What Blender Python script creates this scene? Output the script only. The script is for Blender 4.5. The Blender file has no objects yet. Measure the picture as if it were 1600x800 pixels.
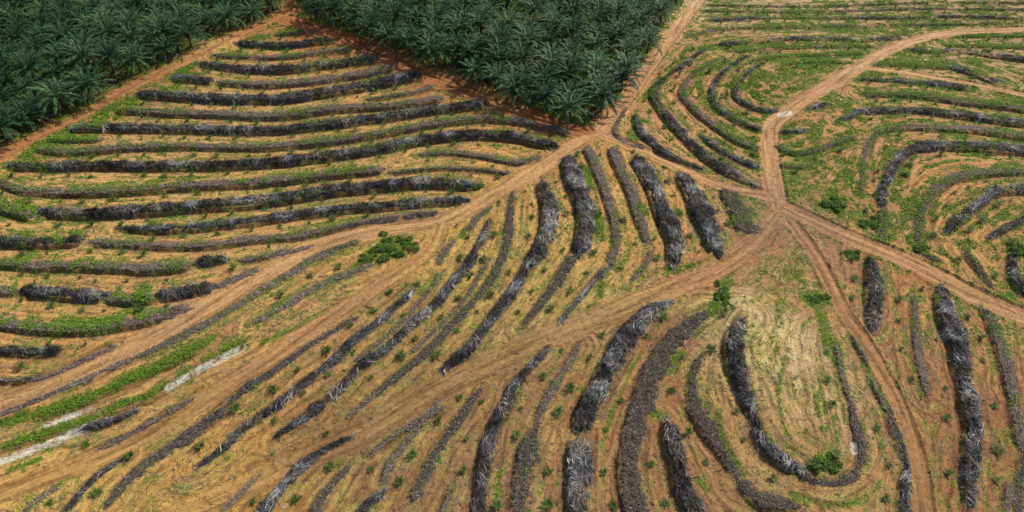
import bpy, math, random
import numpy as np
from mathutils import Vector

# ------------------------------------------------------------------ camera, light, exposure
SC = bpy.context.scene
COL = SC.collection
H, PITCH, F = 100.0, math.radians(42.0), 1066.7
cd = bpy.data.cameras.new('camera'); cam = bpy.data.objects.new('camera', cd); COL.objects.link(cam)
cam.location = (0, 0, H); cam.rotation_euler = (math.pi/2 - PITCH, 0, 0)
cd.sensor_width = 36; cd.lens = 36*F/1600; cd.clip_start = 1; cd.clip_end = 6000
SC.camera = cam
SUN_EL = math.radians(43); SHX, SHY = -0.80, -0.60          # horizontal direction in which shadows fall
sd = bpy.data.lights.new('sun', 'SUN'); sd.energy = 3.9; sd.angle = math.radians(0.6); sd.color = (1, 0.93, 0.82)
sun = bpy.data.objects.new('sun', sd); COL.objects.link(sun); sun.location = (80, 60, 200)
sun.rotation_euler = Vector((SHX*math.cos(SUN_EL), SHY*math.cos(SUN_EL), -math.sin(SUN_EL))).to_track_quat('-Z', 'Y').to_euler()
W = bpy.data.worlds.new('World'); SC.world = W; W.use_nodes = True
nt = W.node_tree; bg = nt.nodes['Background']; sky = nt.nodes.new('ShaderNodeTexSky')
sky.sky_type = 'NISHITA'; sky.sun_disc = False; sky.sun_elevation = SUN_EL
sky.sun_rotation = math.atan2(-SHX, -SHY); sky.air_density = 1.2; sky.dust_density = 2.5
nt.links.new(sky.outputs[0], bg.inputs[0]); bg.inputs[1].default_value = 0.10
SC.view_settings.view_transform = 'Standard'; SC.view_settings.look = 'None'
SC.view_settings.exposure = 0.36; SC.view_settings.gamma = 1
SC.cycles.max_bounces = 5; SC.cycles.transparent_max_bounces = 4

RNG = np.random.default_rng(7); random.seed(7)

# ------------------------------------------------------------------ helpers
def s2l(c):
    c = np.asarray(c, float)/255
    return np.where(c <= 0.04045, c/12.92, ((c+0.055)/1.055)**2.4)
LAT = np.random.default_rng(3).random((256, 256))
def vnoise(x, y, s=1.0, seed=0):
    x = np.asarray(x, float)/s + seed*17.3; y = np.asarray(y, float)/s + seed*31.7
    i = np.floor(x).astype(int); j = np.floor(y).astype(int); fx = x-i; fy = y-j
    fx = fx*fx*(3-2*fx); fy = fy*fy*(3-2*fy); i0 = i & 255; j0 = j & 255; i1 = (i+1) & 255; j1 = (j+1) & 255
    return (LAT[i0, j0]*(1-fx)+LAT[i1, j0]*fx)*(1-fy) + (LAT[i0, j1]*(1-fx)+LAT[i1, j1]*fx)*fy
def fnoise(x, y, s, seed=0):
    return (vnoise(x, y, s, seed)+0.5*vnoise(x, y, s*.47, seed+1)+0.25*vnoise(x, y, s*.22, seed+2))/1.75
def sstep(a, b, x):
    t = np.clip((x-a)/(b-a), 0, 1); return t*t*(3-2*t)

def mesh_obj(name, V, Q, mat=None, parent=None, smooth=False, attrs=None, nv=None, data_only=False):
    V = np.ascontiguousarray(V, dtype=np.float32); Q = np.ascontiguousarray(Q, dtype=np.int32)
    k = Q.shape[1]; m = bpy.data.meshes.new(name)
    m.vertices.add(len(V)); m.vertices.foreach_set('co', V.ravel())
    m.loops.add(Q.size); m.loops.foreach_set('vertex_index', Q.ravel())
    m.polygons.add(len(Q)); m.polygons.foreach_set('loop_start', np.arange(0, Q.size, k, dtype=np.int32))
    m.polygons.foreach_set('loop_total', np.full(len(Q), k, np.int32))
    if smooth: m.polygons.foreach_set('use_smooth', np.ones(len(Q), bool))
    for an, (ty, arr) in (attrs or {}).items():
        a = m.attributes.new(an, ty, 'POINT')
        a.data.foreach_set('color' if ty == 'FLOAT_COLOR' else 'value', np.ascontiguousarray(arr, dtype=np.float32).ravel())
    m.update(calc_edges=True)
    if mat: m.materials.append(mat)
    if data_only: return m
    o = bpy.data.objects.new(name, m); COL.objects.link(o)
    if parent: o.parent = parent
    return o
def empty(name, loc):
    o = bpy.data.objects.new(name, None); COL.objects.link(o); o.location = loc; o.empty_display_size = 0.5
    return o
def tag(o, label=None, cat=None, group=None, kind=None):
    if label: o['label'] = label
    if cat: o['category'] = cat
    if group: o['group'] = group
    if kind: o['kind'] = kind
    return o
ORD = ['zeroth','first','second','third','fourth','fifth','sixth','seventh','eighth','ninth','tenth','eleventh','twelfth','thirteenth',
       'fourteenth','fifteenth','sixteenth','seventeenth','eighteenth','nineteenth']
TENS = {20:'twenty',30:'thirty',40:'forty',50:'fifty',60:'sixty',70:'seventy'}
def ordw(n):
    if n < 20: return ORD[n]
    t = n//10*10; return (TENS[t][:-1]+'ieth') if n % 10 == 0 else TENS[t]+'-'+ORD[n % 10]

# ------------------------------------------------------------------ picture <-> place
SP, CP = math.sin(PITCH), math.cos(PITCH)
def rays(px, py):
    dx = (np.asarray(px, float)-800)/F; dy = (400-np.asarray(py, float))/F
    return np.stack([dx, dy*SP+CP, dy*CP-SP], -1)
def project(x, y, z):
    Z = z-H; d = y*CP - Z*SP; u = y*SP + Z*CP
    return 800+F*x/d, 400-F*u/d
def flat(px, py, z=0.0):
    r = rays(px, py); t = (z-H)/r[..., 2]; return r[..., 0]*t, r[..., 1]*t

# rolling relief: knolls, the spur of the left field, the gully at lower left  (pixel centre, amplitude, radius m)
BUMPS = []
for px, py, a, sx, sy in [(430,70,6,85,45), (1230,620,3.5,16,22), (1215,125,4,30,26), (1590,350,4,26,22), (60,690,-2.5,40,9),
                          (900,330,2.0,40,30), (760,20,3,60,40), (1420,20,-2,60,40), (560,720,-1.2,30,12), (1560,640,-1,18,25)]:
    bx, by = flat(px, py); BUMPS.append((float(bx), float(by), a, sx, sy))
def base_h(x, y):
    z = 0
    for bx, by, a, sx, sy in BUMPS: z = z + a*np.exp(-0.5*(((x-bx)/sx)**2+((y-by)/sy)**2))
    return z + 1.6*(vnoise(x, y, 42, 5)-.5) + .7*(vnoise(x, y, 17, 6)-.5)
def ground_at(px, py, up=0.0):
    r = rays(px, py); t = -H/r[..., 2]
    for _ in range(40):
        x = r[..., 0]*t; y = r[..., 1]*t
        t = 0.5*t + 0.5*(base_h(x, y)+up-H)/r[..., 2]
    return r[..., 0]*t, r[..., 1]*t

def spline(P, step):
    P = np.asarray(P, float)
    if len(P) > 2:
        E = np.vstack([2*P[0]-P[1], P, 2*P[-1]-P[-2]]); out = []
        for i in range(1, len(E)-2):
            p0, p1, p2, p3 = E[i-1:i+3]; t = np.linspace(0, 1, 9)[:-1, None]
            out.append(.5*((2*p1)+(-p0+p2)*t+(2*p0-5*p1+4*p2-p3)*t*t+(-p0+3*p1-3*p2+p3)*t**3))
        P = np.vstack(out+[P[-1:]])
    L = np.r_[0, np.cumsum(np.hypot(*(np.diff(P[:, :2], axis=0).T)))]
    n = max(2, int(L[-1]/step)+1); q = np.linspace(0, L[-1], n)
    return np.stack([np.interp(q, L, P[:, k]) for k in range(P.shape[1])], 1), q

# ------------------------------------------------------------------ what lies where, traced over the photograph (pixels)
# piles: region, kind (F grey dead fronds, B brown brush bank, D dark matted bank), width, points (x, y[, width]), weeds 0..1
PILES = []
def P(reg, kind, w, *pts, g=0.3, flip=False): PILES.append(dict(reg=reg, kind=kind, w=w, pts=pts, g=g, flip=flip))
L = 'left'
P(L,'B',8,(428,54),(455,51),(490,49),g=.9)
P(L,'F',11,(372,67),(400,69),(435,71),(470,68),(510,63),(522,64),g=.6)
P(L,'B',9,(333,86),(400,89),(450,88),(500,81),(525,78),(550,77),g=.5)
P(L,'F',13,(313,99),(340,103),(370,107),(400,108),(450,108),(500,102),(550,96),(590,88),g=.4)
P(L,'F',13,(270,121),(300,123),(335,127),g=.4)
P(L,'B',12,(340,128),(366,130),(400,131),(435,131),(483,127),(533,120),(583,112),(615,102),g=.35)
P(L,'F',15,(218,147),(266,149),(316,152),(366,154),(400,154),(450,153),(500,145),(550,137),(600,128),(633,120),(656,116),g=.4)
P(L,'B',7,(573,155),(616,149),(650,143),(680,132),g=.3)
P(L,'B',13,(182,172),(233,174),(300,177),(366,179),(400,181),(450,179),(516,170),(560,167),(610,165),(650,160),(690,153),g=.3)
P(L,'F',14,(107,200),(166,200),(246,200),(333,202),(400,203),(450,201),(516,193),(566,187),(633,178),(683,170),(733,165),(757,160),g=.4)
P(L,'B',7,(73,217),(120,219),(160,218),g=.9)
P(L,'B',12,(60,232),(100,237),(150,234),(200,230),(266,228),(333,229),(400,230),(466,225),(533,218),(600,207),(650,198),(700,190),(750,185),(800,188),(833,193),(866,200),(892,208),g=.45)
P(L,'B',8,(653,242),(700,238),(750,243),(800,253),(826,250),(846,243),g=.5)
P(L,'F',15,(15,258),(66,260),(133,258),(233,259),(333,258),(400,255),(450,251),(516,243),(583,233),(633,223),(683,215),(733,210),(800,213),(833,220),(866,228),g=.35)
P(L,'B',5,(610,270),(680,263),(740,264),(798,271),g=.3)
P(L,'B',14,(-12,280),(33,296),(83,300),(133,300),(200,297),(266,292),(333,288),(400,285),(466,278),(533,270),(600,264),g=.5)
P(L,'B',20,(-12,318),(25,330),(56,337),g=1)
P(L,'F',17,(62,330),(133,334),(216,329),(300,322),(400,315),(466,306),(533,296),(600,290),(650,285),(700,285),(738,290),g=.35)
P(L,'F',14,(190,357,4),(240,358),(310,354),(366,348),(400,344),(466,335),(533,326),(600,322),(650,317),(700,313),(727,313),g=.3)
P(L,'F',18,(-12,375),(50,379),(120,375),(132,373),g=.4)
P(L,'B',12,(140,377),(200,381),(266,384),(333,382),(400,373),(466,368),(516,358),(566,348),(633,338),(683,333),g=.45)
P(L,'B',16,(-12,409),(50,415),(116,415),(183,417),(233,419),(300,414),g=.6)
P(L,'F',14,(303,410),(330,407),(355,404),g=.2)
P(L,'B',8,(372,407),(400,403),(433,396),(483,384),g=.7)
P(L,'F',20,(34,453),(100,459),(164,463),g=.3)
P(L,'B',14,(-10,451),(15,455),(32,457),g=.7)
P(L,'B',19,(168,464),(200,466),(242,464),g=1)
P(L,'F',17,(246,462),(300,454),(333,447),g=.2)
P(L,'B',9,(340,446),(370,434),(402,420),g=.5)
P(L,'B',17,(-12,502),(50,512),(133,514),(183,507),(250,494),(300,478),g=.8)
P(L,'F',14,(-10,545),(50,549),(103,545),g=.4)
P(L,'B',8,(-10,592),(33,594),(83,583),(133,560),(183,537),g=.25)
G = 'gully'
P(G,'B',11,(-10,650),(66,620),(133,593),(200,563),(266,534),(333,500),(400,460),(450,430),(500,400),(560,376),g=.45)
P(G,'E',12,(60,650),(133,626),(200,596),(266,566),(320,538),g=1)
P(G,'E',10,(-10,705),(50,685),(133,662),(183,639),(233,622),(262,603),(333,556),(383,534),g=.75)
P(G,'F',8,(133,669),(165,660),(205,645),g=.4)
P(G,'B',10,(400,502),(450,476),(483,456),(520,436),(545,428),(573,416),g=.6)
P(G,'B',5,(160,697),(216,670),(293,626),g=.4)
P(G,'D',16,(173,782,6),(200,752),(233,723,18),(283,690,20),(333,653,20),(376,613,14),(400,597),(433,576,10),(466,553,9),(500,530,7),(550,500,4),g=.2)
P(G,'B',6,(40,798),(60,780),(83,766),g=.2)
P(G,'F',9,(100,800),(133,763),(157,740),(187,720,5),g=.3)
S = 'fan'
P(S,'F',13,(318,722,6),(353,697),(373,675),(400,656),(433,633),(466,606),(500,580),(533,553),(557,527),(587,507),(613,484),(640,458,6),g=.35)
P(S,'B',8,(687,407),(696,392),(706,380),g=.4)
P(S,'F',15,(440,676,8),(483,646),(533,606),(566,570),(600,548),(620,530),(640,510),(683,473),(700,450),(733,410),(753,373,10),(762,350,7),g=.35)
P(S,'B',9,(733,357),(746,342),(760,327),g=.7)
P(S,'D',13,(590,612,9),(626,583),(660,556),(686,530),(716,497),(750,460),(773,427),(790,390),(797,345),(801,303,8),g=.2)
P(S,'F',18,(700,570,8),(733,543),(766,502),(800,457),(823,420),(843,390,22),(857,358,26),(860,327,26),(848,287,17),g=.25)
P(S,'D',18,(820,507,9),(843,477,12),(870,443),(885,418),(896,402),g=.2)
P(S,'F',26,(904,394,20),(913,370),(916,343),(909,310),(895,275),(886,248,14),g=.25)
P(S,'F',9,(877,500,6),(917,453),(948,418),g=.35)
P(S,'B',13,(954,410),(963,380),(962,350),(950,310),(935,267),(918,230),g=.3)
P(S,'B',15,(1012,378,8),(1000,340),(987,300),(972,268),(957,232),g=.35)
P(S,'F',25,(1050,412,14),(1056,387),(1050,360),(1037,333),(1026,300),(1012,274),(995,249,15),g=.25)
P(S,'F',29,(1120,394,18),(1110,360),(1097,333),(1083,298),(1066,275,16),g=.25)
P(S,'D',28,(1170,360),(1153,323),(1135,300,14),g=.4)
T = 'front'
P(T,'F',17,(408,800),(437,766),(467,733,20),(490,713),(517,696,10),(541,686,5),g=.15)
P(T,'D',16,(490,800),(513,766),(541,731,8),g=.1)
P(T,'F',17,(563,802),(574,790),(590,775),g=.3)
P(T,'B',12,(602,748,8),(610,725),(633,693),(663,656),(685,628,5),g=.15)
P(T,'D',17,(647,776),(667,740,20),(683,706,19),(706,673,14),(733,633,11),(748,612,6),g=.15)
P(T,'F',22,(747,802),(755,740),(763,693),(773,666),(793,626,16),(803,605),(817,586,13),(853,547,6),g=.3)
P(T,'D',29,(812,802),(818,745),(827,700),(836,675,16),g=.15)
P(T,'B',12,(841,652),(860,613),(880,583),(903,543,6),g=.15)
P(T,'F',36,(903,803),(903,760),(905,710),(908,688,28),g=.25)
P(T,'F',33,(906,668,24),(917,640),(935,606),(957,566),(975,535),(992,511),(1015,486,22),(1041,475,10),g=.2)
P(T,'D',34,(996,803),(985,760),(983,720),(987,695),(995,660),(1007,623),(1020,583),(1050,536),(1077,507,26),(1104,489,12),g=.15)
P(T,'F',27,(1043,660,12),(1050,690),(1061,722),(1070,766),(1090,803),g=.4)
P(T,'D',28,(1092,562,9),(1081,605,14),(1093,643),(1113,676),(1135,715,20),(1150,742,8),g=.3)
P(T,'F',32,(1160,500,14),(1148,530),(1152,566),(1160,600,20),(1170,633,16),(1185,668,16),g=.35)
P(T,'F',20,(1182,672,14),(1205,705),(1230,722),(1257,742,12),g=.3)
P(T,'D',17,(1262,748,7),(1290,755,9),(1318,752),(1340,735),(1348,710),(1345,690),(1336,660,12),(1331,635,5),g=.1)
P(T,'D',26,(1160,755,12),(1185,778),(1215,785),(1245,792,10),g=.2)
P(T,'F',28,(1360,407,10),(1367,440),(1367,473),(1362,507,14),g=.15)
P(T,'D',19,(1393,655,12),(1403,680),(1417,722,9),g=.15)
P(T,'F',20,(1417,736,12),(1415,766),(1412,803),g=.2)
P(T,'B',12,(1430,467,5),(1431,500),(1434,535),(1440,573),(1448,610,5),g=.2)
P(T,'F',29,(1473,447,10),(1477,480),(1487,513),(1497,534),(1501,566),(1504,597,20),(1512,612,24),(1517,643),(1522,673),(1519,700),(1517,733),(1514,750,22),(1516,792,14),g=.12)
P(T,'B',18,(1537,482,6),(1553,507),(1562,533),(1573,573),(1583,616),(1590,656),(1600,700),g=.15)
P(T,'D',16,(1603,710),(1592,760),(1590,802),g=.15)
A = 'arcs'
P(A,'B',8,(978,168),(962,198),(970,217),(1003,229),g=.4)
P(A,'F',15,(993,180,10),(1000,203),(1017,220),(1033,236),(1067,252,10),(1090,261,6),g=.3)
P(A,'F',17,(1100,78,8),(1060,107,12),(1030,130),(1023,150,19),(1033,168),(1047,187),(1067,208),(1087,230),(1117,255),(1145,270),(1182,291,6),g=.35)
P(A,'F',11,(1098,212,6),(1120,230),(1150,247),(1185,261),g=.5)
P(A,'B',14,(1120,93,7),(1087,113),(1070,133),(1067,147),(1080,163),(1100,183),(1123,200),(1150,217),(1183,230),g=.45)
P(A,'F',13,(1167,88,6),(1133,110),(1118,130),(1112,145),(1119,163),(1140,180),(1167,194),(1187,201),g=.5)
P(A,'F',12,(1190,100,5),(1173,110,6),(1157,127,7),(1150,147),(1167,163),(1197,173),(1213,172),g=.5)
K = 'rows'
P(K,'B',5,(1107,7),(1200,9),(1350,7),(1450,3),g=.7)
P(K,'B',5,(1100,16),(1200,18),(1330,16),(1450,13),(1610,15),g=.7)
P(K,'F',6,(1112,31),(1185,28),(1260,27),(1400,28),(1480,25),(1610,28),g=.7)
P(K,'B',6,(1073,58),(1100,50),(1133,44),(1200,42),(1300,40),(1420,38),(1560,36),g=.7)
P(K,'F',7,(1123,70),(1200,62),(1250,60),(1300,60),(1350,62),(1412,58),g=.6)
P(K,'B',6,(1145,80),(1200,75),(1280,72),(1380,71),g=.9)
P(K,'B',6,(1180,93),(1230,87),(1300,84),(1350,82),g=1)
P(K,'B',6,(1225,100),(1260,96),(1330,97),g=1)
P(K,'F',6,(1500,3),(1610,4),g=.3)
Q = 'crossroad'
P(Q,'B',6,(1500,57),(1550,56),(1610,56),g=1)
P(Q,'B',6,(1478,70),(1570,73),(1610,75),g=.8)
P(Q,'F',8,(1427,78),(1467,80),(1500,79),(1533,83),(1610,94),g=.5)
P(Q,'B',8,(1367,100),(1417,100),(1450,103),(1484,105),g=.9)
P(Q,'F',9,(1488,105),(1517,112),(1557,128),g=.3)
R = 'right'
P(R,'F',10,(1343,123),(1383,125),(1433,128),(1483,133),(1507,138),g=.8)
P(R,'B',13,(1350,147),(1400,147),(1450,150),(1500,158),(1550,163),(1612,171),g=.75)
P(R,'F',13,(1268,168),(1280,164),(1292,163),g=.4)
P(R,'F',12,(1315,186),(1327,182),(1340,177),g=.3)
P(R,'F',14,(1345,174),(1383,172),(1433,172),(1483,177),(1533,183),(1612,194),g=.45)
P(R,'F',10,(1220,207),(1236,205),(1254,203),g=.4)
P(R,'B',13,(1217,229),(1233,236),(1250,238),(1280,233),(1300,225),(1333,214),g=.7)
P(R,'B',10,(1220,257),(1245,260),(1267,259),g=.9)
P(R,'B',14,(1345,300,9),(1348,262,12),(1356,230),(1370,207),(1400,200),(1433,198),(1483,200),(1533,203),(1612,215),g=.5)
P(R,'F',20,(1388,278),(1400,253),(1417,238),(1450,228),(1500,227),(1550,230),(1612,236),g=.35)
P(R,'F',20,(1386,282),(1379,305),(1378,320),g=.4)
P(R,'B',20,(1381,326),(1382,345),(1377,366),g=.9)
P(R,'B',22,(1434,372,12),(1437,340),(1450,310,26),(1473,287),(1500,275),(1533,270,17),(1612,267,14),g=.35)
P(R,'F',24,(1485,356),(1493,345,30),(1510,332),(1533,317),(1560,298),(1612,294),g=.35)
P(R,'F',16,(1551,368),(1577,353),(1612,337),g=.4)
P(R,'D',13,(1512,396),(1527,417),(1544,441,7),g=.2)
P(R,'D',11,(1437,393),(1450,399),(1465,406),g=.4)
P(R,'F',19,(1585,393),(1583,424),(1600,458),g=.6)

P(S,'B',8,(590,612),(567,632),(545,650),g=.3)
P(S,'B',8,(353,794),(375,770),(402,744),g=.2)
P(T,'B',7,(692,797),(700,780),(707,764),g=.3)
P(T,'B',4,(1309,540),(1316,583),(1331,632),g=.4)
P(T,'B',7,(1337,533),(1347,550),(1356,568),g=.5)
P(T,'B',7,(1366,598),(1378,622),(1391,648),g=.5)
P(T,'B',6,(1577,760),(1573,797),g=.2)
P(S,'B',8,(1017,392),(1010,412),(990,434),g=.5)
P(S,'B',6,(560,560),(610,520),(650,480),(690,428),g=.4)
P(S,'B',6,(648,545),(700,497),(735,455),(765,405),g=.4)
P(T,'B',5,(590,700),(640,665),(690,640),g=.2)


ROADS = [  # name words, half width m, points
 ('dirt_road',2.7,[(-40,648),(0,632),(60,608),(130,577),(200,545),(267,510),(333,472),(400,432),(450,405),(500,382),(560,365),(630,353),(690,345),(733,325),(780,298),(830,268),(870,242),(905,222),(935,207)]),
 ('dirt_road',2.3,[(935,207),(955,185),(975,158),(1000,122),(1020,95),(1045,60),(1065,35),(1090,3),(1112,-30)]),
 ('dirt_road',1.9,[(938,210),(980,225),(1020,243),(1067,265),(1110,283),(1150,297),(1190,303),(1215,312)]),
 ('dirt_road',2.4,[(1218,325),(1208,280),(1203,240),(1205,200),(1225,178),(1265,150),(1310,125),(1350,100),(1390,78),(1430,62),(1480,53),(1540,48),(1640,44)]),
 ('dirt_road',1.9,[(1345,106),(1390,110),(1440,118),(1500,128),(1550,138),(1640,155)]),
 ('dirt_road',2.5,[(1215,318),(1260,340),(1320,368),(1370,388),(1430,413),(1480,440),(1540,470),(1640,512)]),
 ('dirt_track',2.9,[(1215,335),(1190,365),(1150,398),(1100,428),(1040,453),(980,478),(920,503),(860,525),(800,550),(740,578),(680,610),(620,645),(560,680),(480,715),(400,750),(270,810)]),
 ('dirt_track',2.0,[(690,347),(675,385),(640,415),(590,448),(540,482),(480,520),(420,560),(360,597),(300,635),(240,672),(160,710),(80,742),(-30,785)]),
 ('dirt_track',1.6,[(1235,345),(1265,385),(1290,430),(1315,480),(1345,525),(1375,575),(1400,625),(1425,690),(1440,760),(1446,830)]),
 ('forest_track',1.7,[(-40,262),(10,240),(50,218),(90,200),(143,174),(173,153),(213,133),(290,97),(333,73),(370,55),(400,43),(440,26),(450,8),(452,-30)]),
 ('forest_track',3.2,[(447,30),(490,44),(540,60),(600,87),(650,112),(720,140),(780,162),(840,184),(890,201),(930,208)]),
]
# green patches: centre line, width px, density
GREEN = [([(590,398),(620,378)],34,.8), ([(1303,318),(1300,330)],34,.8), ([(1285,722),(1300,725)],26,.8), ([(1128,470),(1132,450)],18,.9), ([(1355,345),(1368,350)],26,.9), ([(1268,468),(1284,468)],26,.8), ([(1020,648),(1030,648)],16,.9), ([(1058,562),(1066,556)],14,.8), ([(1363,640),(1377,690),(1380,735),(1362,768),(1330,788),(1285,792)],9,.55), ([(1225,560),(1216,620),(1230,680)],7,.5), ([(1278,560),(1284,620),(1292,670)],7,.5), ([(940,700),(955,650),(980,590)],7,.5), ([(1300,560),(1320,660)],6,.4), ([(0,663),(66,643),(133,623),(200,593),(266,563),(330,530)],17,1.0), ([(0,700),(50,683),(133,658),(183,634),(233,618),(262,600)],13,1.0),
 ([(483,513),(533,480),(582,453)],11,.9), ([(330,604),(376,578)],9,.9), ([(14,735),(60,718)],9,.8), ([(410,536),(466,508),(500,490)],9,.6),
 ([(500,445),(535,430),(560,412)],12,.7), ([(420,480),(470,455)],10,.5), ([(640,330),(500,355),(420,378)],8,.5),
 ([(50,240),(120,205),(180,172),(240,140),(300,112)],30,.75), ([(20,255),(60,232)],22,.8), ([(130,180),(190,165)],18,.7), ([(120,215),(90,235)],24,.5),
 ([(390,62),(470,48)],9,.7), ([(380,72),(450,75)],8,.5), ([(500,30),(560,55)],14,.6),
 ([(0,328),(60,335)],24,.9), ([(330,298),(450,268)],7,.25), ([(915,262),(925,300),(935,350),(938,372)],14,.9), ([(1000,305),(1006,335)],13,.8),
 ([(1055,318),(1060,340)],12,.5), ([(1040,425),(1090,418),(1130,400)],14,.8), ([(1060,440),(1000,455),(970,452)],8,.45), ([(945,430),(975,405)],12,.7),
 ([(935,465),(940,445)],12,.6), ([(1110,490),(1125,465),(1140,430)],17,1.0), ([(1150,345),(1190,340)],16,.8), ([(1050,580),(1062,560)],16,.7), ([(1085,525),(1100,508)],10,.4),
 ([(1010,530),(1035,500)],7,.7), ([(970,612),(985,580),(1000,552)],6,.5), ([(780,740),(775,790)],12,.6), ([(1120,640),(1130,690),(1160,740)],14,.6),
 ([(1170,600),(1180,650),(1200,690)],14,.55), ([(1275,615),(1278,650)],10,.6), ([(1305,650),(1308,700)],10,.6), ([(1240,775),(1275,790)],16,.6), ([(1080,745),(1105,765)],12,.7),
 ([(1275,467),(1290,520),(1300,560)],18,.75), ([(1255,465),(1300,470)],14,.6), ([(1240,420),(1255,440)],16,.7), ([(1305,370),(1330,400)],20,.6), ([(1350,575),(1385,650)],14,.6),
 ([(1415,545),(1440,620)],8,.5), ([(1220,470),(1215,520)],18,.35), ([(1345,640),(1350,700)],10,.4), ([(1290,675),(1300,720)],22,.5),
 ([(1235,280),(1290,310),(1320,330)],40,.6), ([(1260,240),(1330,260)],30,.45), ([(1300,300),(1310,335)],24,.9), ([(1340,345),(1380,370)],24,.9), ([(1400,300),(1415,260)],14,.5),
 ([(1425,375),(1440,390)],20,.8), ([(1560,395),(1600,380)],24,.7), ([(1570,470),(1590,430)],26,.8), ([(1500,385),(1540,380)],16,.5), ([(1420,335),(1430,300)],14,.6), ([(1500,320),(1560,285)],10,.4),
 ([(1150,130),(1230,115),(1300,95)],20,.7), ([(1180,155),(1205,130)],24,.9), ([(1190,95),(1350,85)],10,.9), ([(1000,190),(990,215)],20,.6), ([(1080,75),(1010,150)],12,.6), ([(1090,130),(1110,180)],12,.6),
 ([(1130,95),(1090,115)],14,.6), ([(1220,160),(1200,190)],14,.4), ([(1330,160),(1340,215),(1300,225)],26,.55), ([(1345,118),(1480,138)],9,.8), ([(1360,97),(1480,101)],10,.9), ([(1400,88),(1540,95)],9,.6),
 ([(1190,40),(1420,50)],12,.55), ([(1100,75),(1350,72)],10,.7), ([(1350,50),(1480,40)],10,.6), ([(1120,25),(1560,20)],8,.4), ([(1550,150),(1600,160)],12,.6), ([(1340,145),(1600,160)],8,.7),
 ([(900,190),(860,180)],22,.9), ([(960,165),(985,135)],16,.7), ([(1000,110),(1030,60)],12,.7), ([(470,28),(520,38)],10,.7), ([(10,215),(140,165)],18,.5), ([(830,160),(900,195)],20,.8),
 ([(160,463),(200,470)],16,.9), ([(0,500),(100,505)],14,.6), ([(180,490),(240,470)],10,.5), ([(0,418),(60,405)],10,.6), ([(170,372),(230,360)],8,.4), ([(640,400),(560,420)],10,.4),
 ([(640,515),(690,470)],10,.6), ([(720,370),(735,340)],10,.6), ([(760,440),(790,395)],9,.4), ([(685,430),(655,455)],12,.5), ([(640,490),(600,520)],9,.5)]
WHITE = [([(-10,724),(50,703),(133,670)],15), ([(70,665),(140,640)],12), ([(263,605),(326,570),(380,543)],12), ([(1337,672),(1334,705)],10), ([(1220,179),(1233,175)],7)]
SOIL = [  # px, py, radius m, colour in the photo
 (300,220,40,(203,160,98)),(600,240,40,(206,158,92)),(100,350,30,(207,162,98)),(400,330,30,(208,164,100)),(150,500,25,(204,150,88)),(330,470,20,(196,146,92)),
 (60,640,16,(200,150,88)),(200,640,14,(196,158,98)),(120,740,22,(205,160,88)),(420,560,18,(196,145,90)),(300,720,14,(200,155,85)),(560,480,16,(186,138,84)),(640,560,14,(200,155,85)),
 (760,440,18,(205,165,88)),(860,440,16,(204,166,96)),(960,330,16,(208,158,92)),(1040,380,12,(198,142,90)),(880,540,14,(182,136,84)),(720,640,14,(172,128,80)),(560,720,14,(170,126,78)),
 (450,770,12,(172,126,66)),(650,760,12,(166,122,76)),(850,760,14,(176,126,78)),(960,700,12,(190,130,78)),(1060,600,12,(192,132,80)),(1060,760,10,(184,136,84)),(1230,570,13,(240,212,140)),
 (1240,680,9,(200,152,96)),(1290,600,8,(196,146,92)),(1180,640,8,(196,148,86)),(1300,780,12,(192,144,88)),(1215,340,9,(176,136,104)),(1230,400,10,(182,134,90)),(1320,500,12,(178,128,82)),
 (1400,560,10,(180,128,80)),(1460,640,12,(178,124,76)),(1560,720,14,(174,118,70)),(1540,560,12,(190,136,82)),(1590,520,8,(206,146,84)),(1420,480,9,(190,128,74)),(1520,350,14,(200,150,90)),
 (1400,300,14,(194,144,88)),(1280,200,16,(196,146,92)),(1460,160,20,(196,150,92)),(1200,100,25,(184,140,90)),(1400,60,35,(188,150,104)),(1300,15,40,(196,164,120)),(1050,160,16,(198,142,96)),(1130,190,14,(202,150,100)),
 (700,110,18,(162,98,60)),(560,60,18,(176,104,60)),(850,190,12,(170,105,65)),(450,30,14,(190,125,70)),(200,130,16,(172,108,62)),(60,200,16,(170,105,60)),(760,180,14,(196,140,80)),(900,280,12,(208,154,92))]
ROADCOL = (196,154,112)

# ------------------------------------------------------------------ terrain grid
X0, X1, Y0, Y1, ST = -232.0, 232.0, 34.0, 305.0, 0.27
gx = np.arange(X0, X1, ST); gy = np.arange(Y0, Y1, ST); NX, NY = len(gx), len(gy)
GX, GY = np.meshgrid(gx, gy, indexing='ij')
BASE = base_h(GX, GY)
def world_line(pts, step, up=0.0):
    a = np.array([(p[0], p[1]) for p in pts], float); x, y = ground_at(a[:, 0], a[:, 1], up)
    return spline(np.stack([x, y], 1), step)
def stamp(line, rad, cb):
    """visit the grid cells near each segment of a line; cb(window, dist, signed, arclength)"""
    acc = 0.0
    for (ax, ay), (bx, by) in zip(line[:-1], line[1:]):
        dx, dy = bx-ax, by-ay; l = math.hypot(dx, dy)
        if l < 1e-6: continue
        i0 = max(0, int((min(ax, bx)-rad-X0)/ST)); i1 = min(NX, int((max(ax, bx)+rad-X0)/ST)+2)
        j0 = max(0, int((min(ay, by)-rad-Y0)/ST)); j1 = min(NY, int((max(ay, by)+rad-Y0)/ST)+2)
        if i1 > i0 and j1 > j0:
            w = (slice(i0, i1), slice(j0, j1)); rx = GX[w]-ax; ry = GY[w]-ay
            t = np.clip((rx*dx+ry*dy)/(l*l), 0, 1); ex = rx-t*dx; ey = ry-t*dy
            cb(w, np.hypot(ex, ey), np.sign(dx*ry-dy*rx), acc+t*l)
        acc += l

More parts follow.
